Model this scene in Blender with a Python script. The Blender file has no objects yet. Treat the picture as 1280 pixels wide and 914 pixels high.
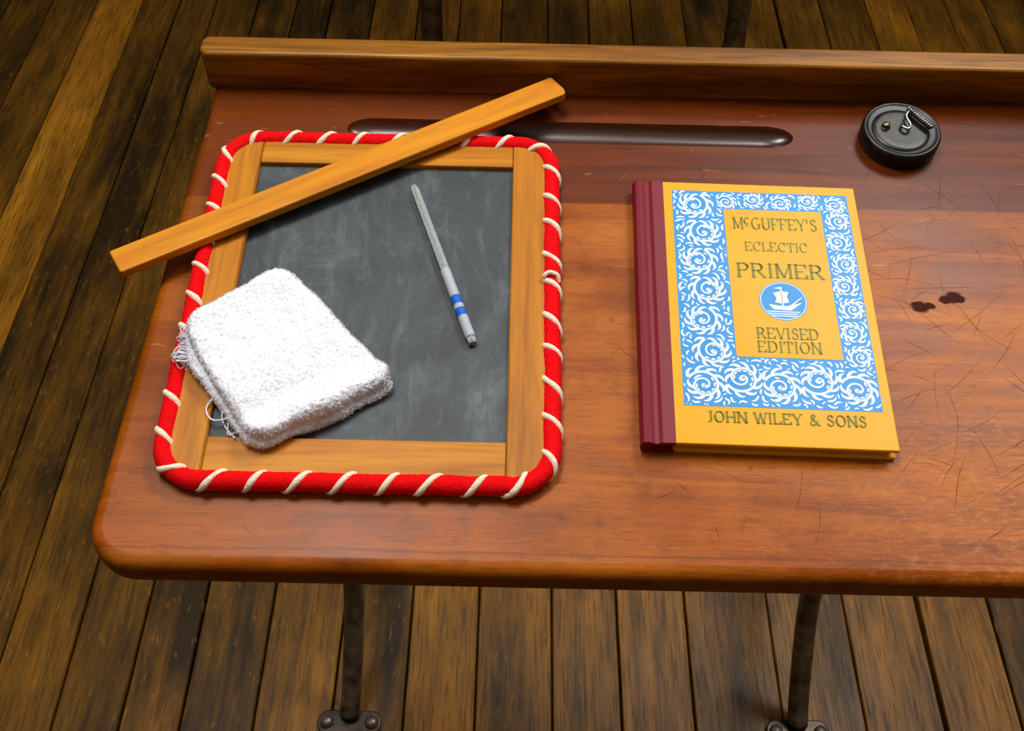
import bpy, bmesh, math, random
from mathutils import Vector, Matrix, noise
random.seed(7)
scn = bpy.context.scene
scn.view_settings.view_transform = 'Standard'
try: scn.view_settings.look = 'None'
except Exception: pass

# ------------------------------------------------------------------ helpers
def c(r, g, b):
    def f(v):
        v /= 255.0
        return v/12.92 if v <= 0.04045 else ((v+0.055)/1.055)**2.4
    return (f(r), f(g), f(b), 1.0)

def link(ob, parent=None, mat=None, M=None):
    scn.collection.objects.link(ob)
    if parent: ob.parent = parent
    if mat: 
        if len(ob.data.materials) == 0: ob.data.materials.append(mat)
    if M is not None: ob.matrix_basis = M
    return ob

def empty(name, M):
    e = bpy.data.objects.new(name, None)
    e.empty_display_size = 0.02
    scn.collection.objects.link(e)
    e.matrix_basis = M
    return e

def mesh(name, verts, faces, smooth=False):
    me = bpy.data.meshes.new(name)
    me.from_pydata([tuple(v) for v in verts], [], faces)
    me.update()
    if smooth:
        for p in me.polygons: p.use_smooth = True
    return me

def fixn(me):
    bm = bmesh.new(); bm.from_mesh(me)
    bmesh.ops.recalc_face_normals(bm, faces=bm.faces)
    bm.to_mesh(me); bm.free()

def prism(name, pts, z0, z1, bev=0.0, seg=3):
    n = len(pts)
    v = [(x, y, z0) for x, y in pts] + [(x, y, z1) for x, y in pts]
    f = [list(range(n))[::-1], list(range(n, 2*n))]
    f += [[i, (i+1) % n, n+(i+1) % n, n+i] for i in range(n)]
    me = mesh(name, v, f)
    bm = bmesh.new(); bm.from_mesh(me)
    bmesh.ops.recalc_face_normals(bm, faces=bm.faces)
    if bev > 0:
        es = [e for e in bm.edges if len(e.link_faces) == 2 and e.calc_face_angle(0) > 0.6]
        bmesh.ops.bevel(bm, geom=es, offset=bev, segments=seg, affect='EDGES', profile=0.5)
    bm.to_mesh(me); bm.free()
    for p in me.polygons: p.use_smooth = False
    return bpy.data.objects.new(name, me)

def box(name, x0, x1, y0, y1, z0, z1, bev=0.0, seg=3):
    return prism(name, [(x0, y0), (x1, y0), (x1, y1), (x0, y1)], z0, z1, bev, seg)

def rrect(x0, x1, y0, y1, r, n=10):
    rs = r if isinstance(r, (list, tuple)) else [r]*4   # BR, TR, TL, BL
    pts = []
    for (cx, cy, a, rr) in ((x1-rs[0], y0+rs[0], -90, rs[0]), (x1-rs[1], y1-rs[1], 0, rs[1]),
                            (x0+rs[2], y1-rs[2], 90, rs[2]), (x0+rs[3], y0+rs[3], 180, rs[3])):
        for i in range(n+1):
            t = math.radians(a+90*i/n)
            pts.append((cx+rr*math.cos(t), cy+rr*math.sin(t)))
    return pts

def loft(name, rings, cap=True, smooth=True):
    n = len(rings[0]); v = []; f = []
    for r in rings: v += r
    for k in range(len(rings)-1):
        for i in range(n):
            j = (i+1) % n
            f.append([k*n+i, k*n+j, (k+1)*n+j, (k+1)*n+i])
    if cap:
        f.append(list(range(n))[::-1]); f.append([(len(rings)-1)*n+i for i in range(n)])
    me = mesh(name, v, f, smooth)
    fixn(me)
    return bpy.data.objects.new(name, me)

def lathe(name, prof, n=64, smooth=True):
    rings = [[(r*math.cos(2*math.pi*i/n), r*math.sin(2*math.pi*i/n), z) for i in range(n)] for r, z in prof]
    return loft(name, rings, True, smooth)

def sweep_data(path, rad, ns=10, closed=False, flat=1.0):
    P = [Vector(p) for p in path]; n = len(P)
    T = []
    for i in range(n):
        if closed: t = P[(i+1) % n]-P[i-1]
        else: t = P[min(i+1, n-1)]-P[max(i-1, 0)]
        T.append(t.normalized())
    up = Vector((0, 0, 1)) if abs(T[0].z) < 0.9 else Vector((1, 0, 0))
    N = (up-T[0]*up.dot(T[0])).normalized()
    V = []; F = []
    for i in range(n):
        N = (N-T[i]*N.dot(T[i])).normalized(); B = T[i].cross(N)
        r = rad[i] if isinstance(rad, (list, tuple)) else rad
        for k in range(ns):
            a = 2*math.pi*k/ns
            V.append(P[i]+N*(r*math.cos(a)*flat)+B*(r*math.sin(a)))
    m = n if closed else n-1
    for i in range(m):
        for k in range(ns):
            j = (i+1) % n; l = (k+1) % ns
            F.append([i*ns+k, i*ns+l, j*ns+l, j*ns+k])
    if not closed:
        F.append(list(range(ns))[::-1]); F.append([(n-1)*ns+k for k in range(ns)])
    return V, F

def sweep(name, path, rad, ns=10, closed=False, flat=1.0):
    V, F = sweep_data(path, rad, ns, closed, flat)
    me = mesh(name, V, F, True); fixn(me)
    return bpy.data.objects.new(name, me)

def catmull(pts, n=10):
    P = [Vector(p) for p in pts]; P = [2*P[0]-P[1]]+P+[2*P[-1]-P[-2]]
    out = []
    for i in range(1, len(P)-2):
        for k in range(n):
            t = k/n
            a, b, d, e = P[i-1], P[i], P[i+1], P[i+2]
            out.append(0.5*((2*b)+(d-a)*t+(2*a-5*b+4*d-e)*t*t+(3*b-a-3*d+e)*t**3))
    out.append(P[-2])
    return out

# ------------------------------------------------------------------ node helpers
def newmat(name, rough=0.5, spec=0.5, metal=0.0, col=None):
    m = bpy.data.materials.new(name); m.use_nodes = True
    nt = m.node_tree; b = nt.nodes['Principled BSDF']
    b.inputs['Roughness'].default_value = rough
    b.inputs['Metallic'].default_value = metal
    b.inputs['Specular IOR Level'].default_value = spec
    if col: b.inputs['Base Color'].default_value = col
    return m, nt, b

def nd(nt, t, props=None, **ins):
    n = nt.nodes.new(t)
    for k, v in (props or {}).items(): setattr(n, k, v)
    for k, v in ins.items():
        key = int(k[1:]) if k[0] == '_' else k.replace('_', ' ')
        s = n.inputs[key]
        if isinstance(v, bpy.types.NodeSocket): nt.links.new(v, s)
        else: s.default_value = v
    return n

def mixc(nt, fac, a, b, blend='MIX'):
    n = nd(nt, 'ShaderNodeMix', {'data_type': 'RGBA', 'blend_type': blend}, _0=fac, _6=a, _7=b)
    return n.outputs[2]

def math_(nt, op, a, b=0.0, clamp=False):
    return nd(nt, 'ShaderNodeMath', {'operation': op, 'use_clamp': clamp}, _0=a, _1=b).outputs[0]

def mapr(nt, v, a, b, x=0.0, y=1.0):
    return nd(nt, 'ShaderNodeMapRange', {'clamp': True}, _0=v, _1=a, _2=b, _3=x, _4=y).outputs[0]

def ramp(nt, fac, stops):
    n = nt.nodes.new('ShaderNodeValToRGB'); nt.links.new(fac, n.inputs[0])
    e = n.color_ramp.elements
    e[0].position, e[0].color = stops[0]; e[1].position, e[1].color = stops[-1]
    for p, col in stops[1:-1]:
        k = e.new(p); k.color = col
    return n.outputs[0]

def noise_(nt, vec, scale, detail=4, rough=0.55, dist=0.0):
    return nd(nt, 'ShaderNodeTexNoise', {}, Vector=vec, Scale=scale, Detail=detail, Roughness=rough, Distortion=dist).outputs[0]

def mapping(nt, vec, scale=(1, 1, 1), loc=(0, 0, 0), rot=(0, 0, 0)):
    return nd(nt, 'ShaderNodeMapping', {}, Vector=vec, Scale=scale, Location=loc, Rotation=rot).outputs[0]

def objc(nt): return nt.nodes.new('ShaderNodeTexCoord').outputs['Object']

def bump(nt, b, h, strength=0.2, dist=0.001):
    n = nd(nt, 'ShaderNodeBump', {}, Height=h, Strength=strength, Distance=dist)
    nt.links.new(n.outputs[0], b.inputs['Normal'])

def wood(name, cols, axis='X', s=1.0, rough=0.4, spec=0.25, pore=0.35):
    m, nt, b = newmat(name, rough, spec)
    o = objc(nt)
    sc = (4*s, 60*s, 60*s) if axis == 'X' else (60*s, 4*s, 60*s)
    v = mapping(nt, o, sc)
    n1 = noise_(nt, v, 1.0, 5, 0.6, 0.6)
    col = ramp(nt, n1, [(0.3, cols[0]), (0.5, cols[1]), (0.7, cols[2])])
    sc2 = tuple(x*6 for x in sc)
    n2 = noise_(nt, mapping(nt, o, sc2), 1.0, 3, 0.6)
    p = mapr(nt, n2, 0.35, 0.5, 1-pore, 1.0)
    col = mixc(nt, 1.0, col, nd(nt, 'ShaderNodeCombineColor', {}, _0=p, _1=p, _2=p).outputs[0], 'MULTIPLY')
    nt.links.new(col, b.inputs['Base Color'])
    bump(nt, b, n2, 0.1, 0.0005)
    return m

# ------------------------------------------------------------------ frames
TILT = math.radians(6.0)
DZ = 0.70
DESK = Matrix.Translation((0, 0, DZ)) @ Matrix.Rotation(TILT, 4, 'X')
def on_desk(x, y, z=0.0, rot=0.0):
    return DESK @ Matrix.Translation((x, y, z)) @ Matrix.Rotation(rot, 4, 'Z')

# ------------------------------------------------------------------ materials
def desk_material():
    m, nt, b = newmat('varnished_cherry', 0.36, 0.2)
    o = objc(nt)
    sep = nd(nt, 'ShaderNodeSeparateXYZ', {}, Vector=o)
    X, Y, Z = sep.outputs[0], sep.outputs[1], sep.outputs[2]
    g = noise_(nt, mapping(nt, o, (5, 80, 30)), 1.0, 6, 0.62, 0.8)
    blotch = noise_(nt, mapping(nt, o, (9, 16, 7), (3.1, 1.7, 0)), 1.0, 5, 0.6)
    base = ramp(nt, g, [(0.28, c(112, 50, 0)), (0.5, c(148, 73, 3)), (0.72, c(176, 96, 10))])
    base = mixc(nt, mapr(nt, blotch, 0.48, 0.68, 0, 0.6), base, c(186, 108, 24))
    base = mixc(nt, mapr(nt, blotch, 0.5, 0.32, 0, 0.65), base, c(100, 43, 0))
    back = ramp(nt, g, [(0.28, c(66, 22, 0)), (0.5, c(94, 36, 0)), (0.75, c(118, 52, 4))])
    yy = math_(nt, 'ADD', Y, math_(nt, 'MULTIPLY', math_(nt, 'SUBTRACT', blotch, 0.5), 0.004))
    # back board darker, joint fading towards the left where the varnish is dark throughout
    base = mixc(nt, mapr(nt, yy, 0.1205, 0.1235), base, back)
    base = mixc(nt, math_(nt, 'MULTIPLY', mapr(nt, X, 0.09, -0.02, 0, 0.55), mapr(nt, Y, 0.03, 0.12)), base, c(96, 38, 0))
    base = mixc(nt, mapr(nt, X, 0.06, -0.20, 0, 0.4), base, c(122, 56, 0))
    # worn front
    w2 = noise_(nt, mapping(nt, o, (26, 60, 26)), 1.0, 5, 0.7)
    fr = math_(nt, 'MULTIPLY', mapr(nt, Y, -0.02, -0.12), mapr(nt, w2, 0.45, 0.62, 0, 0.45))
    base = mixc(nt, fr, base, c(170, 82, 18))
    # cloudy dirt
    cl = noise_(nt, mapping(nt, o, (60, 60, 60), (7, 2, 0)), 1.0, 6, 0.75)
    base = mixc(nt, mapr(nt, cl, 0.54, 0.72, 0, 0.5), base, c(84, 40, 8))
    # pale speckle painted in for the sheen at the right front
    sp = noise_(nt, mapping(nt, o, (150, 330, 100)), 1.0, 3, 0.7)
    rf = math_(nt, 'MULTIPLY', mapr(nt, X, 0.12, 0.3), mapr(nt, Y, 0.02, -0.08))
    base = mixc(nt, math_(nt, 'MULTIPLY', rf, mapr(nt, sp, 0.5, 0.62, 0, 0.4)), base, c(206, 136, 76))
    # board joints
    for yj in (0.1222, -0.1135):
        d = math_(nt, 'ABSOLUTE', math_(nt, 'SUBTRACT', yy, yj))
        base = mixc(nt, mapr(nt, d, 0.0003, 0.0010, 0.35, 0.0), base, c(60, 24, 0))
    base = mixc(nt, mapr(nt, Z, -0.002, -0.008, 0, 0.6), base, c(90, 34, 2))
    # fine pores
    pores = noise_(nt, mapping(nt, o, (60, 900, 60)), 1.0, 3, 0.6)
    base = mixc(nt, mapr(nt, pores, 0.33, 0.46, 0.4, 0.0), base, c(80, 32, 0))
    # pale scuffs
    wv = nd(nt, 'ShaderNodeVectorMath', {'operation': 'ADD'}, _0=o,
            _1=nd(nt, 'ShaderNodeVectorMath', {'operation': 'SCALE'}, _0=nd(nt, 'ShaderNodeTexNoise', {}, Vector=o, Scale=30.0, Detail=2.0).outputs[1], Scale=0.008).outputs[0]).outputs[0]
    sf = noise_(nt, mapping(nt, wv, (50, 240, 50), (0, 0, 0), (0, 0, 0.9)), 1.0, 4, 0.6)
    base = mixc(nt, mapr(nt, sf, 0.66, 0.76, 0, 0.4), base, c(205, 136, 76))
    # small dents
    vo = nd(nt, 'ShaderNodeTexVoronoi', {}, Vector=o, Scale=34.0)
    base = mixc(nt, mapr(nt, vo.outputs['Distance'], 0.03, 0.07, 0.4, 0), base, c(60, 20, 0))
    # ink stains
    stain = None
    for (sx, sy, r) in ((0.2355, 0.0475, 0.0056), (0.2405, 0.0490, 0.0036), (0.257, 0.0551, 0.0060), (0.2515, 0.0540, 0.0042), (0.2610, 0.0535, 0.0036)):
        dv = nd(nt, 'ShaderNodeVectorMath', {'operation': 'DISTANCE'}, _0=mapping(nt, wv, (1, 1.35, 0)), _1=(sx+0.004, (sy+0.004)*1.35, 0)).outputs['Value']
        dd = math_(nt, 'ADD', dv, math_(nt, 'MULTIPLY', math_(nt, 'SUBTRACT', sp, 0.5), 0.005))
        f = mapr(nt, dd, r*0.8, r*1.1, 1.0, 0.0)
        stain = f if stain is None else math_(nt, 'MAXIMUM', stain, f)
    base = mixc(nt, math_(nt, 'MULTIPLY', stain, 0.95), base, c(44, 6, 0))
    # darker and glossier inside the pencil groove
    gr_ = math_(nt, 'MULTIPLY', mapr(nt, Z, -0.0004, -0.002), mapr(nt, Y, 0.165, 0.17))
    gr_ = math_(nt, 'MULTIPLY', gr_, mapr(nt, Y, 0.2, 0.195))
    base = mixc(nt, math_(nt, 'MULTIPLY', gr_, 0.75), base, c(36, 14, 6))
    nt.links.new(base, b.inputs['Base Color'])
    r = mapr(nt, blotch, 0.3, 0.7, 0.30, 0.44)
    r = math_(nt, 'SUBTRACT', r, math_(nt, 'MULTIPLY', gr_, 0.06))
    nt.links.new(r, b.inputs['Roughness'])
    spv = math_(nt, 'ADD', 0.17, math_(nt, 'MULTIPLY', gr_, 0.5))
    spv = math_(nt, 'SUBTRACT', spv, math_(nt, 'MULTIPLY', stain, 0.15), True)
    nt.links.new(spv, b.inputs['Specular IOR Level'])
    bump(nt, b, w2, 0.12, 0.0006)
    return m

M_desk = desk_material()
M_rail = wood('rail_wood', [c(92, 50, 0), c(134, 82, 6), c(174, 116, 20)], 'X', 1.2, 0.36, 0.25)
M_frame_v = wood('slate_frame_wood_v', [c(146, 84, 2), c(182, 112, 8), c(202, 134, 24)], 'Y', 1.0, 0.45, 0.2, 0.15)
M_frame_h = wood('slate_frame_wood_h', [c(146, 84, 2), c(182, 112, 8), c(202, 134, 24)], 'X', 1.0, 0.45, 0.2, 0.15)
M_ruler = wood('ruler_wood', [c(182, 106, 0), c(206, 130, 6), c(222, 148, 16)], 'X', 1.0, 0.4, 0.25, 0.14)
M_scr, _, _ = newmat('scratch_dark', 0.6, 0.1, 0, c(84, 36, 6))
M_scr2, _, _ = newmat('scratch_pale', 0.6, 0.1, 0, c(190, 120, 62))

# iron
def iron(name, a, bcol, met):
    m, nt, b = newmat(name, 0.36, 0.5, met)
    o = objc(nt)
    nt.links.new(ramp(nt, noise_(nt, o, 60, 5), [(0.3, a), (0.7, bcol)]), b.inputs['Base Color'])
    bump(nt, b, noise_(nt, o, 300, 3), 0.2, 0.001)
    return m
M_iron = iron('cast_iron', c(56, 48, 38), c(134, 120, 102), 0.6)
M_iron2 = iron('cast_iron_foot', c(26, 20, 14), c(70, 56, 42), 0.6)

M_black, nt, b = newmat('black_inkwell', 0.36, 0.4, 0.1)
nt.links.new(ramp(nt, noise_(nt, objc(nt), 160, 5), [(0.35, c(8, 8, 6)), (0.7, c(32, 34, 28))]), b.inputs['Base Color'])
M_chrome, _, _ = newmat('worn_nickel', 0.3, 0.5, 1.0, c(170, 170, 160))
M_brass, _, _ = newmat('worn_brass', 0.4, 0.5, 1.0, c(120, 112, 78))

# slate
M_slate, nt, b = newmat('slate_stone', 0.5, 0.3)
o = objc(nt)
n1 = noise_(nt, mapping(nt, o, (18, 13, 10), (0, 0, 0), (0, 0, 0.5)), 1.0, 7, 0.72, 1.2)
col = ramp(nt, n1, [(0.3, c(42, 46, 48)), (0.5, c(58, 63, 66)), (0.6, c(70, 77, 79)), (0.78, c(108, 116, 118))])
n2 = noise_(nt, mapping(nt, o, (90, 25, 10), (0, 0, 0), (0, 0, 0.35)), 1.0, 5, 0.7, 0.5)
col = mixc(nt, mapr(nt, n2, 0.52, 0.8, 0, 0.28), col, c(140, 148, 150))
n3 = noise_(nt, mapping(nt, o, (420, 420, 10)), 1.0, 2, 0.6)
col = mixc(nt, mapr(nt, n3, 0.68, 0.76, 0, 0.25), col, c(150, 155, 155))
n4 = noise_(nt, mapping(nt, o, (900, 30, 10), (0, 0, 0), (0, 0, 0.9)), 1.0, 2, 0.5)
col = mixc(nt, mapr(nt, n4, 0.7, 0.78, 0, 0.25), col, c(150, 155, 155))
nt.links.new(col, b.inputs['Base Color'])
bump(nt, b, n3, 0.1, 0.0003)

def fabric(name, c1, c2, sc=900, rough=0.9, sp=0.1, bs=0.6):
    m, nt, b = newmat(name, rough, sp)
    o = objc(nt)
    n = noise_(nt, o, sc, 3, 0.7)
    nt.links.new(ramp(nt, n, [(0.3, c1), (0.7, c2)]), b.inputs['Base Color'])
    bump(nt, b, n, bs, 0.001)
    return m
M_red = fabric('red_wool', c(196, 0, 4), c(250, 14, 20))
M_thread = fabric('cream_thread', c(225, 195, 160), c(255, 242, 222))
M_terry, nt, b = newmat('white_terry', 1.0, 0.0)
o = objc(nt)
n = noise_(nt, o, 800, 3, 0.7)
nt.links.new(ramp(nt, n, [(0.3, c(220, 221, 230)), (0.7, c(246, 246, 250))]), b.inputs['Base Color'])
bump(nt, b, n, 0.6, 0.001)
b.inputs['Subsurface Weight'].default_value = 0.25
b.inputs['Subsurface Radius'].default_value = (1, 1, 1)
b.inputs['Subsurface Scale'].default_value = 0.002

def printed(name, col, rough=0.38, var=0.03, sp=0.2):
    m, nt, b = newmat(name, rough, sp)
    o = objc(nt)
    n = noise_(nt, o, 40, 4)
    d = tuple([x*(1-var*3) for x in col[:3]]+[1])
    nt.links.new(ramp(nt, n, [(0.3, d), (0.7, col)]), b.inputs['Base Color'])
    return m
M_yellow = printed('cover_yellow', c(230, 162, 0))
M_blue = printed('cover_blue', c(50, 142, 210))
M_cwhite = printed('cover_white', c(236, 238, 230))
M_text = printed('cover_text_green', c(116, 116, 4))
M_page = fabric('page_paper', c(215, 205, 180), c(240, 232, 210), 1500)
M_maroon, nt, b = newmat('maroon_bookcloth', 0.5, 0.3)
o = objc(nt)
wv = noise_(nt, mapping(nt, o, (1800, 1800, 400)), 1.0, 2)
nt.links.new(ramp(nt, wv, [(0.3, c(92, 6, 20)), (0.7, c(134, 18, 38))]), b.inputs['Base Color'])
bump(nt, b, wv, 0.3, 0.0004)

# ------------------------------------------------------------------ room shell
M_plaster = fabric('cream_plaster', c(186, 172, 140), c(204, 190, 158), 12, 0.9, 0.1, 0.1)
def room():
    link(box('wall_back', -2.7, 2.7, 4.05, 4.15, -0.02, 3.0), None, M_plaster)
    link(box('wall_front', -2.7, 2.7, -2.15, -2.05, -0.02, 3.0), None, M_plaster)
    link(box('wall_left', -2.8, -2.7, -2.15, 4.15, -0.02, 3.0), None, M_plaster)
    link(box('wall_right', 2.7, 2.8, -2.15, 4.15, -0.02, 3.0), None, M_plaster)
    link(box('baseboard_back', -2.7, 2.7, 4.03, 4.05, 0.0, 0.14, 0.004), None, M_rail)
    link(box('baseboard_left', -2.7, -2.68, -2.05, 4.03, 0.0, 0.14, 0.004), None, M_rail)
    link(box('baseboard_right', 2.68, 2.7, -2.05, 4.03, 0.0, 0.14, 0.004), None, M_rail)
room()

# ------------------------------------------------------------------ floor
def floor():
    seams = [-0.487, -0.415, -0.350, -0.271, -0.188, -0.110, -0.033, 0.052, 0.128, 0.207, 0.304, 0.393, 0.479, 0.564]
    left = [-0.565, -0.632, -0.702, -0.785, -0.868]
    xs = sorted(left+seams)
    while xs[0] > -2.6: xs.insert(0, xs[0]-random.uniform(0.072, 0.09))
    while xs[-1] < 2.6: xs.append(xs[-1]+random.uniform(0.072, 0.09))
    V = []; F = []; tone = []
    for i in range(len(xs)-1):
        a, b_ = xs[i]+random.uniform(0.0004, 0.0018), xs[i+1]-random.uniform(0.0004, 0.0018)
        if abs(xs[i]-0.479) < 0.01: a = xs[i]+0.004
        ys = [-2.0]
        y = -2.0+random.uniform(0.5, 2.5)
        while y < 4.0:
            if not (-1.2 < xs[i] < 0.9 and -0.3 < y < 1.5): ys.append(y)
            y += random.uniform(1.6, 3.0)
        ys.append(4.0)
        for k in range(len(ys)-1):
            y0, y1 = ys[k]+0.001, ys[k+1]-0.001
            t = random.uniform(0.14, 0.52)
            if xs[i] > -0.12: t += 0.12
            if xs[i] < -0.4: t = random.uniform(0.16, 0.36)
            if abs(xs[i]+0.785) < 0.01: t = 0.95
            if abs(xs[i]+0.868) < 0.01: t = 0.30
            z = random.uniform(-0.0006, 0.0006)
            e = 0.0012
            n = len(V)
            for (xx, yy2, zz) in ((a, y0, -0.02), (b_, y0, -0.02), (b_, y1, -0.02), (a, y1, -0.02),
                                  (a, y0, z-e), (b_, y0, z-e), (b_, y1, z-e), (a, y1, z-e),
                                  (a+e, y0+e, z), (b_-e, y0+e, z), (b_-e, y1-e, z), (a+e, y1-e, z)):
                V.append((xx, yy2, zz)); tone.append(t)
            for q in range(4):
                F.append([n+q, n+(q+1) % 4, n+4+(q+1) % 4, n+4+q])
                F.append([n+4+q, n+4+(q+1) % 4, n+8+(q+1) % 4, n+8+q])
            F.append([n+8, n+9, n+10, n+11])
    n = len(V)
    V += [(-2.7, -2.05, -0.02), (2.7, -2.05, -0.02), (2.7, 4.05, -0.02), (-2.7, 4.05, -0.02)]
    tone += [0.0]*4
    F.append([n, n+1, n+2, n+3])
    me = mesh('floor', V, F); fixn(me)
    at = me.color_attributes.new('tone', 'FLOAT_COLOR', 'POINT')
    for i, t in enumerate(tone): at.data[i].color = (t, t, t, 1)
    m, nt, b = newmat('old_oak_boards', 0.4, 0.22)
    o = objc(nt)
    a = nd(nt, 'ShaderNodeVertexColor', {'layer_name': 'tone'})
    tv = nd(nt, 'ShaderNodeSeparateColor', {}, _0=a.outputs[0]).outputs[0]
    off = nd(nt, 'ShaderNodeCombineXYZ', {}, _0=math_(nt, 'MULTIPLY', tv, 7.0), _1=math_(nt, 'MULTIPLY', tv, 31.0), _2=0.0).outputs[0]
    v = nd(nt, 'ShaderNodeVectorMath', {'operation': 'ADD'}, _0=o, _1=off).outputs[0]
    g = noise_(nt, mapping(nt, v, (38, 2.2, 10)), 1.0, 6, 0.62, 1.0)
    big = noise_(nt, mapping(nt, v, (9.0, 2.6, 1)), 1.0, 6, 0.65)
    f = math_(nt, 'ADD', math_(nt, 'MULTIPLY', tv, 0.75), math_(nt, 'MULTIPLY', math_(nt, 'SUBTRACT', g, 0.5), 0.8))
    f = math_(nt, 'ADD', f, math_(nt, 'MULTIPLY', math_(nt, 'SUBTRACT', big, 0.5), 1.5), True)
    col = ramp(nt, f, [(0.0, c(46, 28, 0)), (0.25, c(98, 64, 4)), (0.5, c(138, 90, 10)), (0.8, c(186, 122, 22)), (1.0, c(212, 146, 42))])
    p = noise_(nt, mapping(nt, v, (300, 16, 10)), 1.0, 4, 0.65)
    col = mixc(nt, mapr(nt, p, 0.38, 0.5, 0.55, 0), col, c(42, 26, 0))
    fl = noise_(nt, mapping(nt, v, (160, 45, 10), (4, 4, 0)), 1.0, 3, 0.6)
    col = mixc(nt, mapr(nt, fl, 0.6, 0.72, 0, 0.3), col, c(190, 130, 40))
    k = nd(nt, 'ShaderNodeTexVoronoi', {}, Vector=mapping(nt, v, (11, 5, 1)), Scale=0.55)
    col = mixc(nt, mapr(nt, k.outputs['Distance'], 0.06, 0.18, 0.85, 0), col, c(20, 10, 0))
    nt.links.new(col, b.inputs['Base Color'])
    nt.links.new(mapr(nt, p, 0.3, 0.7, 0.5, 0.34), b.inputs['Roughness'])
    bump(nt, b, p, 0.25, 0.001)
    link(bpy.data.objects.new('floor', me), None, m)
floor()

# ------------------------------------------------------------------ school desk
desk = empty('school_desk', Matrix.Identity(4))
XR = 0.395
def ring(inset, z):
    pts = rrect(-0.2085+inset, XR-inset, -0.1245+inset, 0.236-inset, [max(0.026-inset, 0.002), 0.004, 0.004, max(0.026-inset, 0.002)], 12)
    out = []
    for x, y in pts:
        if x < 0: x += -0.0055*(0.05-y)/0.17*min(1, -x/0.2)*1.0
        out.append((x, y, z))
    return out
TH = 0.023; R = 0.007; rings = []
for k in range(7):
    a = math.pi/2*k/6; rings.append(ring(R*(1-math.sin(a)), -TH+R*(1-math.cos(a))))
for k in range(7):
    a = math.pi/2*k/6; rings.append(ring(R*(1-math.cos(a)), -R+R*math.sin(a)))
top = loft('desktop', rings)
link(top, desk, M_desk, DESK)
# pencil groove
NS = 36
x0, x1, gy, gr, gz = -0.109, 0.178, 0.1822, 0.0102, 0.0032
rr = []
EL = 0.018
st = []
for i in range(17):
    a = math.pi/2*i/16; st.append((x0-0.001+EL*(1-math.cos(a)), max(0.02, math.sin(a))))
prof = st+[(x1+0.001-(p[0]-(x0-0.001)), p[1]) for p in st[::-1]]
for px, s in prof:
    rr.append([(px, gy+gr*s*math.cos(2*math.pi*k/NS), gz*min(1, s)+gr*s*math.sin(2*math.pi*k/NS)) for k in range(NS)])
cut = loft('cutter', rr)
link(cut, None, M_desk, DESK)
bpy.context.view_layer.update()
mod = top.modifiers.new('groove', 'BOOLEAN'); mod.operation = 'DIFFERENCE'; mod.object = cut; mod.solver = 'EXACT'
dg = bpy.context.evaluated_depsgraph_get()
nm = bpy.data.meshes.new_from_object(top.evaluated_get(dg))
top.modifiers.clear(); top.data = nm
bpy.data.objects.remove(cut)
bm = bmesh.new(); bm.from_mesh(nm)
for f_ in bm.faces: f_.smooth = True
for e in bm.edges:
    if len(e.link_faces) == 2 and e.calc_face_angle(0) > 0.5: e.smooth = False
bm.to_mesh(nm); bm.free()
for p in nm.polygons:
    if abs(p.normal.z) > 0.999: p.use_smooth = False

# scratches cut into the varnish
def scratches(name, n, xr, yr, wr, lr, mat_):
    V = []; F = []
    for k in range(n):
        x = random.uniform(*xr); y = random.uniform(*yr); a = random.gauss(0.9, 0.9); l = random.uniform(*lr); w = random.uniform(*wr)
        cu = random.uniform(-0.6, 0.6); m = 14; n0 = len(V); pts = []
        for i in range(m):
            pts.append((x, y, a)); x += math.cos(a)*l/m; y += math.sin(a)*l/m; a += cu/m+random.gauss(0, 0.03)
        if not all(-0.205 < p[0] < 0.385 and -0.113 < p[1] < 0.172 for p in pts): continue
        for i, (px, py, pa) in enumerate(pts):
            ww = w*math.sin(math.pi*(i+0.3)/(m-0.4))*random.uniform(0.5, 1.1)
            V += [(px-math.sin(pa)*ww/2, py+math.cos(pa)*ww/2, 0.00006), (px+math.sin(pa)*ww/2, py-math.cos(pa)*ww/2, 0.00006)]
        for i in range(m-1): F.append([n0+2*i, n0+2*i+1, n0+2*i+3, n0+2*i+2])
    me = mesh(name, V, F)
    link(bpy.data.objects.new(name, me), desk, mat_, DESK)
scratches('scratch_marks', 130, (0.19, 0.385), (-0.11, 0.13), (0.00015, 0.00034), (0.012, 0.06), M_scr)
scratches('scratch_marks_fine', 110, (-0.2, 0.385), (-0.112, 0.17), (0.00016, 0.00040), (0.006, 0.035), M_scr)
scratches('scratch_marks_pale', 80, (-0.2, 0.385), (-0.112, 0.17), (0.00016, 0.0003), (0.004, 0.025), M_scr2)

# back rail (raised ledge)
xl, xr_, y0, y1, z0, z1 = -0.2065, XR, 0.217, 0.2345, -0.002, 0.0295
rail = prism('back_rail', rrect(xl, xr_, y0, y1, [0.003, 0.003, 0.006, 0.006], 6), z0, z1, 0.0025, 3)
link(rail, desk, M_rail, DESK)

# shelf and apron below
sh = box('book_shelf', -0.15, 0.33, 0.0, 0.215, 0.545, 0.560, 0.003); link(sh, desk, M_rail)
ap = box('apron', -0.15, 0.33, 0.20, 0.214, 0.560, 0.69, 0.002); link(ap, desk, M_rail)

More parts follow.
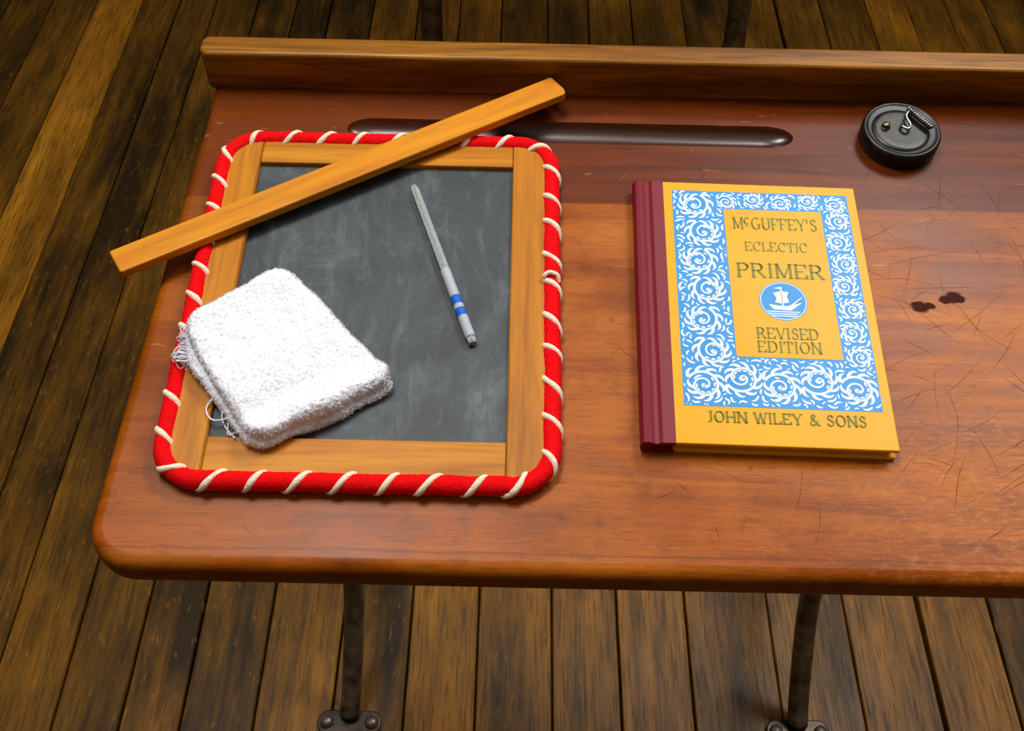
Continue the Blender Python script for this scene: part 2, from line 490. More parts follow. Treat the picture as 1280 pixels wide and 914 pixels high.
def iron_side(parent, x, foot):
    def tb(n, pts, r, flat=1.0):
        link(sweep(n, catmull(pts, 12), r, 16, False, flat), parent, M_iron)
    xf = x+foot
    tb('front_leg', [(xf, 0.080, 0.008), (xf+(x-xf)*0.4, 0.108, 0.05), (x, 0.155, 0.15), (x, 0.172, 0.27), (x, 0.155, 0.40), (x, 0.105, 0.54), (x, 0.06, 0.672)], 0.0108)
    tb('rear_leg', [(xf, 0.345, 0.008), (xf+(x-xf)*0.4, 0.31, 0.06), (x, 0.235, 0.17), (x, 0.178, 0.28)], 0.0100)
    tb('upper_brace', [(x, 0.165, 0.40), (x, 0.19, 0.50), (x, 0.20, 0.60), (x, 0.19, 0.69)], 0.008)
    tb('scroll', [(x, 0.10, 0.55), (x, 0.13, 0.60), (x, 0.17, 0.60), (x, 0.18, 0.55), (x, 0.15, 0.52)], 0.005)
    tr = prism('top_bracket', [(-0.07, -0.012), (0.21, -0.012), (0.21, 0.012), (-0.07, 0.012)], -0.006, 0.0, 0.001)
    link(tr, parent, M_iron, DESK @ Matrix.Translation((x, 0, -0.0228)) @ Matrix.Rotation(math.pi/2, 4, 'Z'))
    for fy in (0.072, 0.35):
        fl = prism('foot_flange', rrect(xf-0.034, xf+0.034, fy-0.014, fy+0.014, 0.012, 8), 0.0, 0.006, 0.0015); link(fl, parent, M_iron2)
        for sx in (-0.024, 0.024):
            bo = lathe('foot_bolt', [(0.0001, 0.012), (0.004, 0.0115), (0.0065, 0.010), (0.0072, 0.007), (0.0072, 0.004)], 20)
            link(bo, parent, M_iron, Matrix.Translation((xf+sx, fy, 0)))
iron_side(desk, -0.157, -0.010)
iron_side(desk, 0.3105, 0.006)

# ------------------------------------------------------------------ bench of the next row
bench = empty('school_bench', Matrix.Translation((0.1, 1.15, 0)))
for k in range(4):
    link(box('seat_slat_%d' % (k+1), -0.30, 0.30, -0.13+0.072*k, -0.13+0.072*k+0.064, 0.40, 0.418, 0.003), bench, M_rail)
for k in range(3):
    link(box('back_slat_%d' % (k+1), -0.30, 0.30, 0.175+0.012*k, 0.19+0.012*k, 0.50+0.085*k, 0.575+0.085*k, 0.003), bench, M_rail)
for lx in (-0.239, 0.243):
    def tb2(n, pts, r):
        link(sweep(n, catmull(pts, 10), r, 12), bench, M_iron)
    tb2('pedestal', [(lx, 0.0, 0.40), (lx, 0.01, 0.30), (lx, 0.0, 0.18), (lx, -0.02, 0.09), (lx, -0.07, 0.01)], 0.0175)
    tb2('rear_foot', [(lx, 0.0, 0.16), (lx, 0.04, 0.08), (lx, 0.10, 0.01)], 0.011)
    tb2('back_post', [(lx, 0.0, 0.39), (lx, 0.12, 0.42), (lx, 0.17, 0.52), (lx, 0.205, 0.74)], 0.010)
    for fy in (-0.075, 0.105):
        link(prism('foot_flange', rrect(lx-0.03, lx+0.03, fy-0.015, fy+0.015, 0.012, 8), 0.0, 0.008, 0.0015), bench, M_iron2)

# ------------------------------------------------------------------ writing slate
SX, SY = -0.080, 0.0428
slate = empty('writing_slate', on_desk(SX, SY))
hx, hy = 0.101, 0.1207
ix0, ix1, iy0, iy1 = -0.1595-SX, -0.002-SX, -0.054-SY, 0.1430-SY
rc = 0.021
def arc(cx, cy, r, a0, a1, n=8):
    return [(cx+r*math.cos(math.radians(a0+(a1-a0)*i/n)), cy+r*math.sin(math.radians(a0+(a1-a0)*i/n))) for i in range(n+1)]
lp = arc(-hx+rc, -hy+rc, rc, 270, 180)+arc(-hx+rc, hy-rc, rc, 180, 90)+[(ix0, hy), (ix0, -hy)]
rp = arc(hx-rc, hy-rc, rc, 90, 0)+arc(hx-rc, -hy+rc, rc, 0, -90)+[(ix1, -hy), (ix1, hy)]
link(prism('frame_left', lp, 0.0012, 0.0085, 0.0010, 2), slate, M_frame_v)
link(prism('frame_right', rp, 0.0012, 0.0085, 0.0010, 2), slate, M_frame_v)
link(box('frame_top', ix0+0.0002, ix1-0.0002, iy1, hy, 0.0012, 0.0083, 0.0010, 2), slate, M_frame_h)
link(box('frame_bottom', ix0+0.0002, ix1-0.0002, -hy, iy0, 0.0012, 0.0083, 0.0010, 2), slate, M_frame_h)
link(box('slate_panel', ix0-0.002, ix1+0.002, iy0-0.002, iy1+0.002, 0.0025, 0.0048), slate, M_slate)
raw = rrect(-hx-0.001, hx+0.001, -hy-0.001, hy+0.001, rc+0.001, 16)
raw = [Vector((x, y, 0)) for x, y in raw]
L = [0]
for i in range(len(raw)): L.append(L[-1]+(raw[(i+1) % len(raw)]-raw[i]).length)
tot = L[-1]
def at(s):
    s %= tot
    for i in range(len(raw)):
        if L[i+1] >= s and L[i+1] > L[i]:
            return raw[i].lerp(raw[(i+1) % len(raw)], (s-L[i])/(L[i+1]-L[i]))
    return raw[0]
NC = 1000
cp = []; cr = []
for i in range(NC):
    s = tot*i/NC; p = at(s)
    cp.append((p.x+0.0006*noise.noise(Vector((s*30, 5, 5))), p.y+0.0006*noise.noise(Vector((s*30, 9, 5))), 0.0058)); cr.append(0.0052+0.0005*noise.noise(Vector((p.x*90, p.y*90, 3))))
V, F = sweep_data(cp, cr, 24, True)
V = [v+Vector((noise.noise(v*1100), noise.noise(v*1100+Vector((9, 0, 0))), noise.noise(v*1100+Vector((0, 9, 0)))))*0.0004 for v in V]
V = [Vector((v.x, v.y, max(v.z, 0.0004))) for v in V]
me = mesh('red_cord', V, F, True); fixn(me)
link(bpy.data.objects.new('red_cord', me), slate, M_red)
NT = 38
hp = []; NH = NT*36
for i in range(NH):
    s = tot*i/NH; p = at(s); q = (at(s+0.0005)-at(s-0.0005)).normalized()
    out = Vector((q.y, -q.x, 0))
    ph = 2*math.pi*NT*i/NH+0.9*noise.noise(Vector((s*40, 1, 2)))
    v = Vector((p.x, p.y, 0.0058))+out*(0.0045*math.cos(ph))+Vector((0, 0, 0.0045*math.sin(ph)))
    v.z = max(v.z, 0.0018)
    hp.append(v)
link(sweep('white_lacing', hp, [0.00175+0.0005*noise.noise(Vector((i*0.13, 0, 0))) for i in range(NH)], 10, True), slate, M_thread)
link(sweep('cord_knot', catmull([(hx-0.004, 0.012, 0.011), (hx-0.001, 0.014, 0.0125), (hx+0.004, 0.013, 0.0115), (hx+0.005, 0.010, 0.008)], 6), 0.0013, 8), slate, M_thread)

# ------------------------------------------------------------------ ruler
ang = math.atan2(0.1536, 0.255)
rul = prism('wooden_ruler', [(-0.149, -0.0086), (-0.1475, -0.0092), (0.1465, -0.0090), (0.1490, -0.0080), (0.1500, -0.0045), (0.1485, 0.0086), (0.147, 0.0092), (-0.148, 0.0090), (-0.1495, 0.0084)], 0.0, 0.0062, 0.0011, 3)
link(rul, None, M_ruler, on_desk(-0.101, 0.1311, 0.0112, ang))

# ------------------------------------------------------------------ slate pencil
A = Vector((-0.0629, 0.1262)); B_ = Vector((-0.0221, 0.0092))
d = B_-A; pa = math.atan2(d.y, d.x); pl = d.length
pen = empty('slate_pencil', on_desk(A.x, A.y, 0.0048+0.0026, pa))
def hexrod(name, xs, rs, mat_, tw=0.0, ns=6):
    rings = [[(x, r*math.cos(2*math.pi*(k+0.5)/ns), r*math.sin(2*math.pi*(k+0.5)/ns)) for k in range(ns)] for x, r in zip(xs, rs)]
    link(loft(name, rings, True, False), pen, mat_)
M_pg = fabric('pencil_slate_grey', c(136, 142, 140), c(164, 170, 166), 500, 0.6, 0.2, 0.1)
M_pw = printed('pencil_paper_white', c(182, 188, 194), 0.45, 0.1); M_pb = printed('pencil_paper_blue', c(34, 92, 196))
hexrod('shaft', [0, 0.002, 0.005, pl*0.56], [0.0014, 0.0022, 0.0027, 0.0028], M_pg)
hexrod('paper_wrap', [pl*0.56, pl*0.56+0.0004, pl*0.965], [0.0028, 0.0030, 0.0030], M_pw, ns=16)
hexrod('blue_band', [pl*0.725, pl*0.725+0.0001, pl*0.775, pl*0.775+0.0001], [0.0029, 0.00308, 0.00308, 0.0029], M_pb, ns=16)
hexrod('blue_band', [pl*0.80, pl*0.80+0.0001, pl*0.845, pl*0.845+0.0001], [0.0029, 0.00308, 0.00308, 0.0029], M_pb, ns=16)
hexrod('butt', [pl*0.96, pl*0.99, pl], [0.0027, 0.0027, 0.0022], M_pg)

# ------------------------------------------------------------------ washcloth
cx0, cy0 = -0.125, 0.0
cloth_M = on_desk(cx0, cy0)
def round_poly(pts, r, n=7):
    """polygon with rounded corners (quadratic arcs)"""
    out = []; m = len(pts)
    for i in range(m):
        p = Vector(pts[i]); a = Vector(pts[i-1]); b_ = Vector(pts[(i+1) % m])
        ra = min(r, (a-p).length*0.45); rb = min(r, (b_-p).length*0.45)
        s = p+(a-p).normalized()*ra; e = p+(b_-p).normalized()*rb
        for k in range(n+1):
            t = k/n; q = s*(1-t)**2+p*2*t*(1-t)+e*t*t
            out.append((q.x, q.y))
    return out
def slabmesh(pts, z0, z1, rr_):
    """pillow-edged slab: stacked inset rings"""
    base = round_poly(pts, 0.012)
    cx = sum(p[0] for p in base)/len(base); cy = sum(p[1] for p in base)/len(base)
    n = len(base)
    nrm = []
    for i in range(n):
        a = Vector(base[i-1]); b_ = Vector(base[(i+1) % n]); t = (b_-a).normalized()
        nn = Vector((t.y, -t.x))
        if nn.dot(Vector(base[i])-Vector((cx, cy))) < 0: nn = -nn
        nrm.append(nn)
    rings = []
    for k in range(9):
        th = -math.pi/2+math.pi*k/8
        ins = rr_*(1-math.cos(th)); z = (z0+z1)/2+(z1-z0)/2*math.sin(th)
        rings.append([(base[i][0]-nrm[i].x*ins, base[i][1]-nrm[i].y*ins, z) for i in range(n)])
    return loft('t', rings).data
low = [(-0.1795, 0.010), (-0.178, -0.010), (-0.1310, -0.0660), (-0.0600, -0.0215), (-0.1335, 0.0560)]
upp = [(-0.1785, 0.013), (-0.174, -0.004), (-0.1310, -0.0635), (-0.0610, -0.0195), (-0.1340, 0.0560)]
bm = bmesh.new()
for pts, a, b2 in ((low, 0.0, 0.0080), (upp, 0.0050, 0.0150)):
    bm.from_mesh(slabmesh([(x-cx0, y-cy0) for x, y in pts], a, b2, 0.0040))
me = bpy.data.meshes.new('cl'); bm.to_mesh(me); bm.free()
tmp = bpy.data.objects.new('tmp', me); scn.collection.objects.link(tmp)
rm = tmp.modifiers.new('r', 'REMESH'); rm.mode = 'VOXEL'; rm.voxel_size = 0.0006
sm = tmp.modifiers.new('s', 'SMOOTH'); sm.iterations = 18; sm.factor = 0.5
bpy.context.view_layer.update()
cm = bpy.data.meshes.new_from_object(tmp.evaluated_get(bpy.context.evaluated_depsgraph_get()))
bpy.data.objects.remove(tmp)
def sst(a, b, x):
    t = max(0, min(1, (x-a)/(b-a))); return t*t*(3-2*t)
nor = [v.normal.copy() for v in cm.vertices]
for v, n in zip(cm.vertices, nor):
    p = v.co.copy()
    X, Y = p.x+cx0, p.y+cy0
    lift = 0.0050+max(0.0062*(1-sst(-0.176, -0.148, X)), 0.0040*(1-sst(-0.060, -0.046, Y)))
    q = Vector((p.x, p.y, p.z*0.6))
    u = Vector((-0.0610+0.1310, -0.0215+0.0655)).normalized()
    df = -u.y*(X+0.1310)+u.x*(Y+0.0655)
    roll = 0.0022*math.exp(-((df-0.008)/0.007)**2)-0.0016*math.exp(-((df-0.021)/0.006)**2)
    dsp = 0.0016*noise.noise(q*34)+0.0007*noise.noise(q*110)+0.00035*noise.noise(q*420)+0.00055*noise.noise(q*850+Vector((5, 5, 5)))
    wav = (0.0038*noise.noise(Vector((X*22, Y*22, 4.0)))+0.0012*noise.noise(Vector((X*60, Y*60, 2.0)))+roll)*sst(0.003, 0.013, p.z)
    v.co = p+n*dsp+Vector((0, 0, lift+wav-0.0006))
    if v.co.z < lift: v.co.z = lift
cm.update()
for p in cm.polygons: p.use_smooth = True
cloth = empty('washcloth', cloth_M)
ob = bpy.data.objects.new('folded_cloth', cm); ob.data.materials.clear(); link(ob, cloth, M_terry)
V = []; F = []
polys = cm.polygons
for k in range(26000):
    p = polys[random.randrange(len(polys))]
    if p.normal.z < -0.5: continue
    edge = p.normal.z < 0.75
    if not edge and random.random() < 0.75: continue
    b0 = p.center; n = p.normal
    j = Vector((random.uniform(-1, 1), random.uniform(-1, 1), random.uniform(-1, 1)))
    dr = (n+j*0.6).normalized(); l = random.uniform(0.0005, 0.0013)*(1 if edge else 0.6)
    sd = dr.cross(j).normalized()*0.0002
    i = len(V)
    mid = b0+dr*l*0.6; tip = b0+dr*l+j*0.0003
    V += [b0-sd, b0+sd, mid+sd, mid-sd, tip]
    F += [[i, i+1, i+2, i+3], [i+3, i+2, i+4]]
link(bpy.data.objects.new('terry_loops', mesh('terry_loops', V, F, True)), cloth, M_terry)
def thread(pts, r=0.00035):
    link(sweep('loose_thread', catmull([(x-cx0, y-cy0, z) for x, y, z in pts], 8), r, 6), cloth, M_terry)
thread([(-0.158, -0.030, 0.011), (-0.162, -0.038, 0.0100), (-0.158, -0.045, 0.0098), (-0.150, -0.044, 0.0098), (-0.146, -0.039, 0.010)], 0.00045)
thread([(-0.154, -0.033, 0.011), (-0.153, -0.044, 0.0070), (-0.148, -0.051, 0.0062), (-0.144, -0.056, 0.0100)], 0.00045)
thread([(-0.149, -0.040, 0.011), (-0.1495, -0.050, 0.0065), (-0.147, -0.054, 0.0095), (-0.145, -0.050, 0.0065)])
for k in range(34):
    y = random.uniform(-0.012, 0.011); x = -0.178
    e = random.uniform(0.002, 0.0065); z = random.uniform(0.012, 0.017)
    thread([(x+0.005, y, z), (x-e*0.5, y+random.uniform(-.002, .002), z+0.001), (x-e, y+random.uniform(-.003, .003), z-0.001), (x-e*0.4, y+random.uniform(-.005, .005), z-0.003), (x+0.002, y+random.uniform(-.004, .004), z-0.003)])

# ------------------------------------------------------------------ inkwell
ink = empty('inkwell', on_desk(0.2460, 0.1805))
link(lathe('body', [(0.010, 0.0), (0.0243, 0.0), (0.0250, 0.0012), (0.0250, 0.0095), (0.0245, 0.0110), (0.0235, 0.0116), (0.0226, 0.0115), (0.0220, 0.0110), (0.0205, 0.0108), (0.0001, 0.0108)], 96), ink, M_black)
link(lathe('lid', [(0.0001, 0.0100), (0.0180, 0.0100), (0.0184, 0.0110), (0.0180, 0.0115), (0.0150, 0.0118), (0.0110, 0.0116), (0.0001, 0.0119)], 64), ink, M_black, Matrix.Translation((-0.001, -0.001, 0)))
link(lathe('knob', [(0.0001, 0.0150), (0.0020, 0.0148), (0.0025, 0.0138), (0.0016, 0.0130), (0.0026, 0.0120), (0.0038, 0.0112)], 24), ink, M_brass, Matrix.Translation((-0.0105, 0.001, 0)))
link(sweep('latch_wire', catmull([(0.001, 0.004, 0.0123), (-0.001, 0.0, 0.0143), (0.002, -0.003, 0.0146), (0.0045, 0.000, 0.0146), (0.003, 0.008, 0.0148), (0.006, 0.0135, 0.0148)], 8), 0.0009, 8), ink, M_chrome)
link(sweep('latch_spring', [(0.0055+0.0115*t/80+0.0016*math.cos(t*0.9), 0.0145-0.0165*t/80, 0.0148+0.0016*math.sin(t*0.9)) for t in range(0, 81)], 0.0006, 6), ink, M_chrome)
link(sweep('latch_arm', [(0.0050, 0.0145, 0.0148), (0.0110, 0.0062, 0.0150), (0.0170, -0.0022, 0.0146)], 0.0011, 10), ink, M_black)

# ------------------------------------------------------------------ book
book = empty('primer_book', on_desk(0.1383, 0.0383, 0, -0.018))
bw, bh, T = 0.0675, 0.0925, 0.0102
link(box('back_cover', -0.0505, bw, -bh, bh, 0.0, 0.0026, 0.0006, 2), book, M_yellow)
link(box('front_cover', -0.0505, bw, -bh, bh, T-0.0026, T, 0.0006, 2), book, M_yellow)
link(box('page_block', -0.0620, bw-0.003, -bh+0.003, bh-0.003, 0.0024, T-0.0024), book, M_page)
prof = [(-0.0497, T-0.0004), (-0.0497, T+0.00025), (-0.0565, T+0.00025), (-0.0585, T-0.0010), (-0.0605, T-0.0012), (-0.0625, T-0.0002), (-0.0645, T+0.0006), (-0.0665, T-0.0002),
        (-0.0678, T*0.75), (-0.0682, T*0.5), (-0.0678, T*0.25), (-0.0665, 0.0004), (-0.0640, 0.0), (-0.0497, -0.0), (-0.0497, 0.0022), (-0.0600, 0.0034), (-0.0640, T*0.5), (-0.0600, T-0.0034), (-0.0497, T-0.0022)]
V = []; F = []; n = len(prof)
for y in (-bh-0.0002, bh+0.0002): V += [(x, y, z) for x, z in prof]
F = [list(range(n)), list(range(n, 2*n))[::-1]]+[[i, (i+1) % n, n+(i+1) % n, n+i] for i in range(n)]
me = mesh('spine_cloth', V, F); fixn(me)
link(bpy.data.objects.new('spine_cloth', me), book, M_maroon)

def flat(name, pts, z, mat_):
    me = mesh(name, [(x, y, z) for x, y in pts], [list(range(len(pts)))])
    if me.polygons[0].normal.z < 0: me.flip_normals()
    link(bpy.data.objects.new(name, me), book, mat_)
ZB = T+0.0001
BX0, BX1, BY0, BY1 = -0.0445, 0.0620, -0.0690, 0.0858
PX0, PX1, PY0, PY1 = -0.0138, 0.0449, -0.0362, 0.0716
flat('blue_panel', [(BX0, BY0), (BX1, BY0), (BX1, BY1), (BX0, BY1)], ZB, M_blue)
flat('yellow_panel', [(PX0, PY0), (PX1, PY0), (PX1, PY1), (PX0, PY1)], ZB+0.00012, M_yellow)
flat('emblem_disc', [(0.0157+0.0138*math.cos(t*math.pi/32), 0.0032+0.0138*math.sin(t*math.pi/32)) for t in range(64)], ZB+0.00018, M_blue)

# --- scrollwork
OV = []; OF = []; occ = {}
CS = 0.00075
def mark(x, y, r):
    k = int(r/CS)+1
    for i in range(-k, k+1):
        for j in range(-k, k+1):
            if math.hypot(i*CS, j*CS) <= r+CS*0.5: occ[(round(x/CS)+i, round(y/CS)+j)] = 1
def inside(x, y, m=0.0006):
    return BX0+m < x < BX1-m and BY0+m < y < BY1-m and not (PX0-m < x < PX1+m and PY0-m < y < PY1+m)
def ribbon(pts, ws):
    seg = []
    for i in range(len(pts)):
        x, y = pts[i]
        ok = inside(x, y, 0.0004+ws[i]*0.5)
        if ok:
            a = pts[max(i-1, 0)]; b = pts[min(i+1, len(pts)-1)]
            dx, dy = b[0]-a[0], b[1]-a[1]; l = math.hypot(dx, dy) or 1
            seg.append((x-dy/l*ws[i]/2, y+dx/l*ws[i]/2, x+dy/l*ws[i]/2, y-dx/l*ws[i]/2)); mark(x, y, ws[i]/2)
        if (not ok or i == len(pts)-1) and len(seg) > 1:
            n0 = len(OV)
            for s in seg: OV.extend([(s[0], s[1], ZB+0.00006), (s[2], s[3], ZB+0.00006)])
            for k in range(len(seg)-1): OF.append([n0+2*k, n0+2*k+1, n0+2*k+3, n0+2*k+2])
        if not ok: seg = []
def comma(x, y, a, l, w, curl):
    pts = []; ws = []
    for i in range(11):
        t = i/10
        pts.append((x, y)); ws.append(w*math.sin(math.pi*min(1, 0.12+t*0.88))**0.8*(1-0.35*t)+0.00008)
        a += curl*t*0.32; x += math.cos(a)*l/10; y += math.sin(a)*l/10
    ribbon(pts, ws)
def spiral(cx, cy, Rr, dr, a0, turns=1.6):
    pts = []; ws = []; n = 60
    for i in range(n+1):
        t = i/n; a = a0+dr*t*turns*2*math.pi; r = Rr*(1-t)**0.8*0.95+Rr*0.10
        pts.append((cx+r*math.cos(a), cy+r*math.sin(a))); ws.append(Rr*(0.17-0.08*t))
    ribbon(pts, ws)
    r = Rr*0.2
    m = [(cx+r*math.cos(k*math.pi/6)*k/12, cy+r*math.sin(k*math.pi/6)*k/12) for k in range(13)]
    ribbon(m, [Rr*0.13]*13)
    nl = 10
    for k in range(nl):
        t = k/nl; a = a0+dr*t*2*math.pi*0.95; r = Rr*(1-t*0.6)**0.8+Rr*0.12
        ta = a+dr*math.pi/2*0.62
        comma(cx+r*math.cos(a), cy+r*math.sin(a), ta, Rr*0.85, Rr*0.22, dr*1.1)
        if t > 0.2:
            comma(cx+r*0.80*math.cos(a), cy+r*0.80*math.sin(a), a+math.pi-dr*0.8, Rr*0.34, Rr*0.12, -dr)
def band(p0, p1, n, Rr):
    for k in range(n):
        t = k/(n-1) if n > 1 else 0
        x = p0[0]+(p1[0]-p0[0])*t; y = p0[1]+(p1[1]-p0[1])*t
        ad = math.atan2(p1[1]-p0[1], p1[0]-p0[0])
        dr = 1 if k % 2 else -1
        off = Rr*0.30*dr
        spiral(x-math.sin(ad)*off, y+math.cos(ad)*off, Rr, dr, ad+math.pi+dr*0.5, 1.7)
band((-0.0290, 0.0745), (-0.0290, -0.0330), 6, 0.0084)
band((-0.0330, -0.0530), (0.0500, -0.0530), 5, 0.0088)
band((0.0535, -0.0340), (0.0535, 0.0650), 7, 0.0060)
band((-0.0120, 0.0787), (0.0540, 0.0787), 5, 0.0052)
tries = 0
while tries < 50000:
    tries += 1
    x = random.uniform(BX0, BX1); y = random.uniform(BY0, BY1)
    if not inside(x, y, 0.0007): continue
    a = random.uniform(0, 6.28); l = random.uniform(0.0036, 0.0070)
    if tries > 25000: l = random.uniform(0.0022, 0.0036)
    cu = random.choice((-1, 1))*random.uniform(0.7, 1.6)
    ok = True; xx, yy, aa = x, y, a
    for i in range(6):
        for sx, sy in ((0, 0), (0.8, 0), (-0.8, 0), (0, 0.8), (0, -0.8)):
            if (round(xx/CS+sx), round(yy/CS+sy)) in occ or not inside(xx, yy): ok = False
        aa += cu*i/5*0.6; xx += math.cos(aa)*l/5; yy += math.sin(aa)*l/5
    if ok: comma(x, y, a, l, min(0.0013, l*0.30), cu)
me = mesh('scrollwork', OV, OF)
link(bpy.data.objects.new('scrollwork', me), book, M_cwhite)

# --- ship emblem
def eflat(n, pts): flat(n, [(0.0157+x*0.001, 0.0032+y*0.001) for x, y in pts], ZB+0.00022, M_cwhite)
eflat('ship_hull', [(-8.5, -2.5), (-6, -6), (4, -6.5), (7.5, -3.5), (10.5, -0.8), (6.5, -2.2), (2, -3.6), (-3, -3.4)])
eflat('ship_sail', [(-5.5, 5.5), (-1, 7), (3.5, 6.5), (2.2, 3), (3.2, -0.8), (-1, -1.8), (-4.8, -1.0), (-3.6, 2)])
eflat('ship_mast', [(-0.9, -4), (-0.2, -4), (-0.2, 10), (-0.9, 10)])
eflat('ship_bowsprit', [(4, -2.8), (10.8, 3.2), (11.1, 2.9), (4.6, -3.4)])
eflat('ship_pennant', [(-0.9, 10), (-5, 9), (-0.9, 8.6)])
for k in range(3):
    eflat('wave_%d' % k, [(-10+k, -7.2-k*1.5), (9-k*1.2, -7.4-k*1.5), (8.6-k*1.2, -8.0-k*1.5), (-9.6+k, -7.8-k*1.5)])
eflat('emblem_ring', [(13.2*math.cos(t*math.pi/32), 13.2*math.sin(t*math.pi/32)) for t in range(65)]+[(12.8*math.cos(t*math.pi/32), 12.8*math.sin(t*math.pi/32)) for t in range(64, -1, -1)])

# --- lettering
def ar(cx, cy, rx, ry, a0, a1, n=16):
    return [(cx+rx*math.cos(math.radians(a0+(a1-a0)*i/n)), cy+ry*math.sin(math.radians(a0+(a1-a0)*i/n))) for i in range(n+1)]
G = {
 'M': (1.05, [[(.12, 0), (.12, 1)], [(.12, 1), (.52, .06)], [(.52, .06), (.93, 1)], [(.93, 1), (.93, 0)]]),
 'C': (.9, [ar(.47, .5, .40, .5, 48, 312), [(.76, .66), (.76, .98)]]),
 'G': (.95, [ar(.47, .5, .40, .5, 48, 318), [(.80, .08), (.80, .42)], [(.62, .42), (.95, .42)]]),
 'U': (.9, [[(.14, 1)]+ar(.45, .32, .31, .32, 180, 360)+[(.76, 1)]]),
 'F': (.75, [[(.12, 0), (.12, 1)], [(.12, .97), (.68, .97), (.68, .78)], [(.12, .5), (.52, .5)]]),
 'E': (.8, [[(.12, 0), (.12, 1)], [(.12, .97), (.70, .97), (.70, .80)], [(.12, .5), (.54, .5)], [(.12, .03), (.74, .03), (.74, .22)]]),
 'Y': (.85, [[(.06, 1), (.43, .45)], [(.8, 1), (.43, .45)], [(.43, .45), (.43, 0)]]),
 "'": (.25, [[(.12, 1), (.12, .72)]]),
 'S': (.7, [[(.60, .80), (.5, .95), (.34, 1), (.17, .9), (.13, .72), (.25, .58), (.5, .46), (.62, .3), (.58, .1), (.4, 0), (.22, .03), (.10, .2)]]),
 'L': (.72, [[(.12, 0), (.12, 1)], [(.12, .03), (.66, .03), (.66, .24)]]),
 'T': (.8, [[(.4, 0), (.4, 1)], [(.05, .80), (.05, .97), (.75, .97), (.75, .80)]]),
 'I': (.34, [[(.17, 0), (.17, 1)]]),
 'P': (.75, [[(.12, 0), (.12, 1)], [(.12, .97), (.4, .97)]+ar(.42, .73, .25, .24, 90, -90)+[(.12, .49)]]),
 'R': (.88, [[(.12, 0), (.12, 1)], [(.12, .97), (.4, .97)]+ar(.42, .73, .25, .24, 90, -90)+[(.12, .49)], [(.40, .49), (.80, 0)]]),
 'V': (.85, [[(.05, 1), (.42, 0)], [(.8, 1), (.42, 0)]]),
 'D': (.9, [[(.12, 0), (.12, 1)], [(.12, .97), (.38, .97)]+ar(.38, .5, .42, .47, 90, -90)+[(.12, .03)]]),
 'O': (.95, [ar(.47, .5, .39, .5, 0, 360, 24)]),
 'N': (.92, [[(.12, 0), (.12, 1)], [(.12, 1), (.8, 0)], [(.8, 0), (.8, 1)]]),
 'J': (.5, [[(.34, 1), (.34, .18), (.25, .02), (.08, 0.0)]]),
 'H': (.92, [[(.12, 0), (.12, 1)], [(.8, 0), (.8, 1)], [(.12, .5), (.8, .5)]]),
 'W': (1.15, [[(.04, 1), (.32, 0)], [(.32, 0), (.57, .95)], [(.57, .95), (.82, 0)], [(.82, 0), (1.1, 1)]]),
 '&': (.95, [[(.86, 0), (.26, .7), (.27, .9), (.42, 1), (.57, .88), (.52, .68), (.16, .36), (.12, .14), (.3, 0), (.56, .08), (.80, .46)]]),
 ' ': (.4, []),
 'c': (.62, [[(x*.62, .42+y*.58) for x, y in ar(.47, .5, .40, .5, 48, 312)], [(.12, .28), (.46, .28)]]),
}
def text(name, s, cx, cy, width, height, wt, gap=0.12):
    V = []; F = []; pen_ = 0; segs = []
    for ch in s:
        w, st = G[ch]
        for pl_ in st:
            segs.append([(pen_+x, y) for x, y in pl_])
        pen_ += w+gap
    pen_ -= gap
    kx = width/pen_
    def quad(a, b, w, ext=0.25):
        dx, dy = b[0]-a[0], b[1]-a[1]; l = math.hypot(dx, dy)
        if l < 1e-9: return
        ux, uy = dx/l, dy/l
        vert = abs(uy)
        ww = w*(0.55+0.45*vert)
        if ux*uy > 0.15: ww = w*0.55
        e = ww*ext
        n = len(V)
        for (p, s1) in ((a, -1), (b, 1)):
            for s2 in ((1, -1) if s1 < 0 else (-1, 1)):
                V.append((p[0]+ux*e*s1-uy*ww/2*s2, p[1]+uy*e*s1+ux*ww/2*s2, ZB+0.00022))
        F.append([n, n+1, n+2, n+3])
    for sg in segs:
        P = [(cx+(x-pen_/2)*kx, cy+(y-0.5)*height) for x, y in sg]
        for i in range(len(P)-1): quad(P[i], P[i+1], wt)
        for (i, j) in ((0, 1), (-1, -2)):
            y = sg[i][1]
            if (abs(y) < 0.01 or abs(y-1) < 0.01) and abs(sg[i][1]-sg[j][1]) > abs(sg[i][0]-sg[j][0])*0.8 and len(sg) <= 20 and abs(sg[i][1]-sg[j][1]) > 0.3:
                px, py = P[i]
                yo = wt*0.15*(1 if y < 0.5 else -1)
                quad((px-wt*0.95, py+yo), (px+wt*0.95, py+yo), wt*0.55, 0)
    me = mesh(name, V, F)
    link(bpy.data.objects.new(name, me), book, M_text)
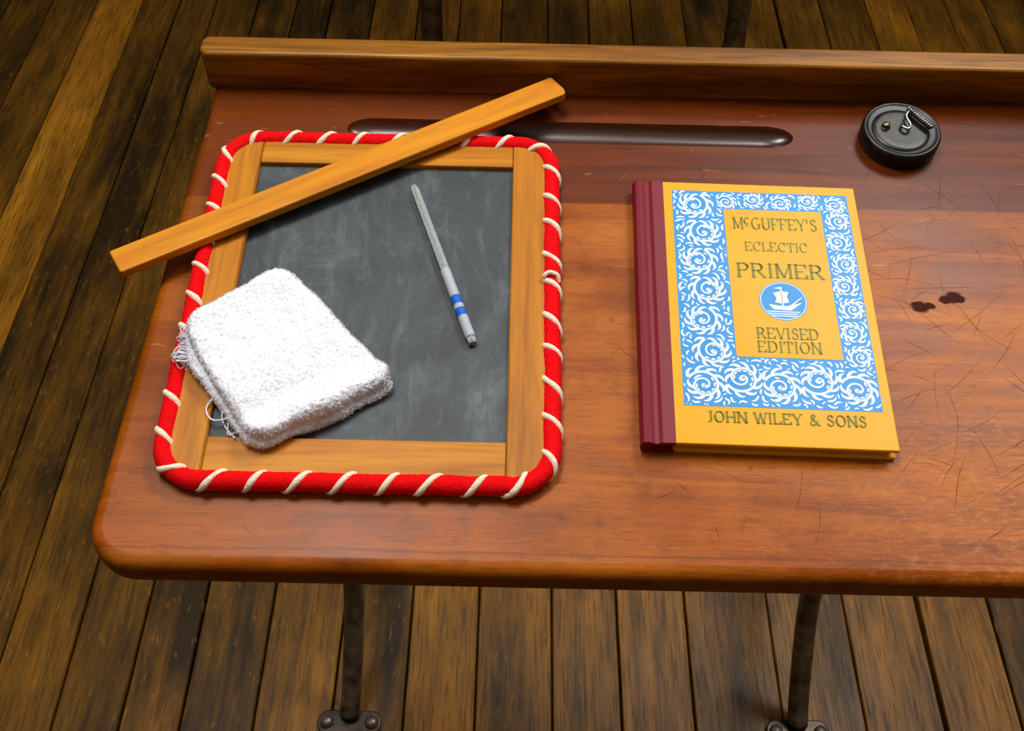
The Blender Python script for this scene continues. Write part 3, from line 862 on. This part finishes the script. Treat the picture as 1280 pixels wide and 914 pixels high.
text('title_line_1', "McGUFFEY'S", 0.0161, 0.0608, 0.0500, 0.0088, 0.00115)
text('title_line_2', 'ECLECTIC', 0.0153, 0.0430, 0.0370, 0.0068, 0.00095)
text('title_line_3', 'PRIMER', 0.0160, 0.0250, 0.0505, 0.0105, 0.00165)
text('title_line_4', 'REVISED', 0.0158, -0.0197, 0.0345, 0.0075, 0.00115)
text('title_line_5', 'EDITION', 0.0160, -0.0290, 0.0355, 0.0075, 0.00115)
text('publisher_line', 'JOHN WILEY & SONS', 0.0098, -0.0755, 0.0845, 0.0066, 0.00110)

# ------------------------------------------------------------------ lights
def area(name, loc, target, sx, sy, power, col=(1, 1, 1), spread=180):
    l = bpy.data.lights.new(name, 'AREA'); l.shape = 'RECTANGLE'; l.size = sx; l.size_y = sy; l.energy = power; l.color = col
    l.spread = math.radians(spread)
    o = bpy.data.objects.new(name, l); scn.collection.objects.link(o)
    o.location = loc
    o.rotation_euler = (Vector(target)-Vector(loc)).to_track_quat('-Z', 'Y').to_euler()
area('ceiling_light', (0.95, 0.95, 2.35), (0.15, 0.0, 0.7), 1.0, 0.35, 8.6, (1, 0.98, 0.95), 100)
area('ceiling_light.001', (-0.35, 0.35, 2.35), (0.05, 0.0, 0.7), 0.8, 0.35, 7.2, (1, 0.98, 0.95), 100)
w = bpy.data.worlds.new('World'); scn.world = w; w.use_nodes = True
w.node_tree.nodes['Background'].inputs[0].default_value = (1.0, 0.98, 0.95, 1)
w.node_tree.nodes['Background'].inputs[1].default_value = 0.30

# ------------------------------------------------------------------ camera
cam = bpy.data.cameras.new('Camera'); co = bpy.data.objects.new('Camera', cam); scn.collection.objects.link(co)
cam.sensor_width = 36.0; cam.lens = 1400/1280*36.0; cam.clip_start = 0.01
loc = DESK @ Vector((0, -0.3467, 0.52))
tgt = Vector((0, 0, DZ))
q = (tgt-loc).to_track_quat('-Z', 'Y')
co.matrix_world = Matrix.Translation(loc) @ q.to_matrix().to_4x4() @ Matrix.Rotation(0.0215, 4, 'Z')
scn.camera = co
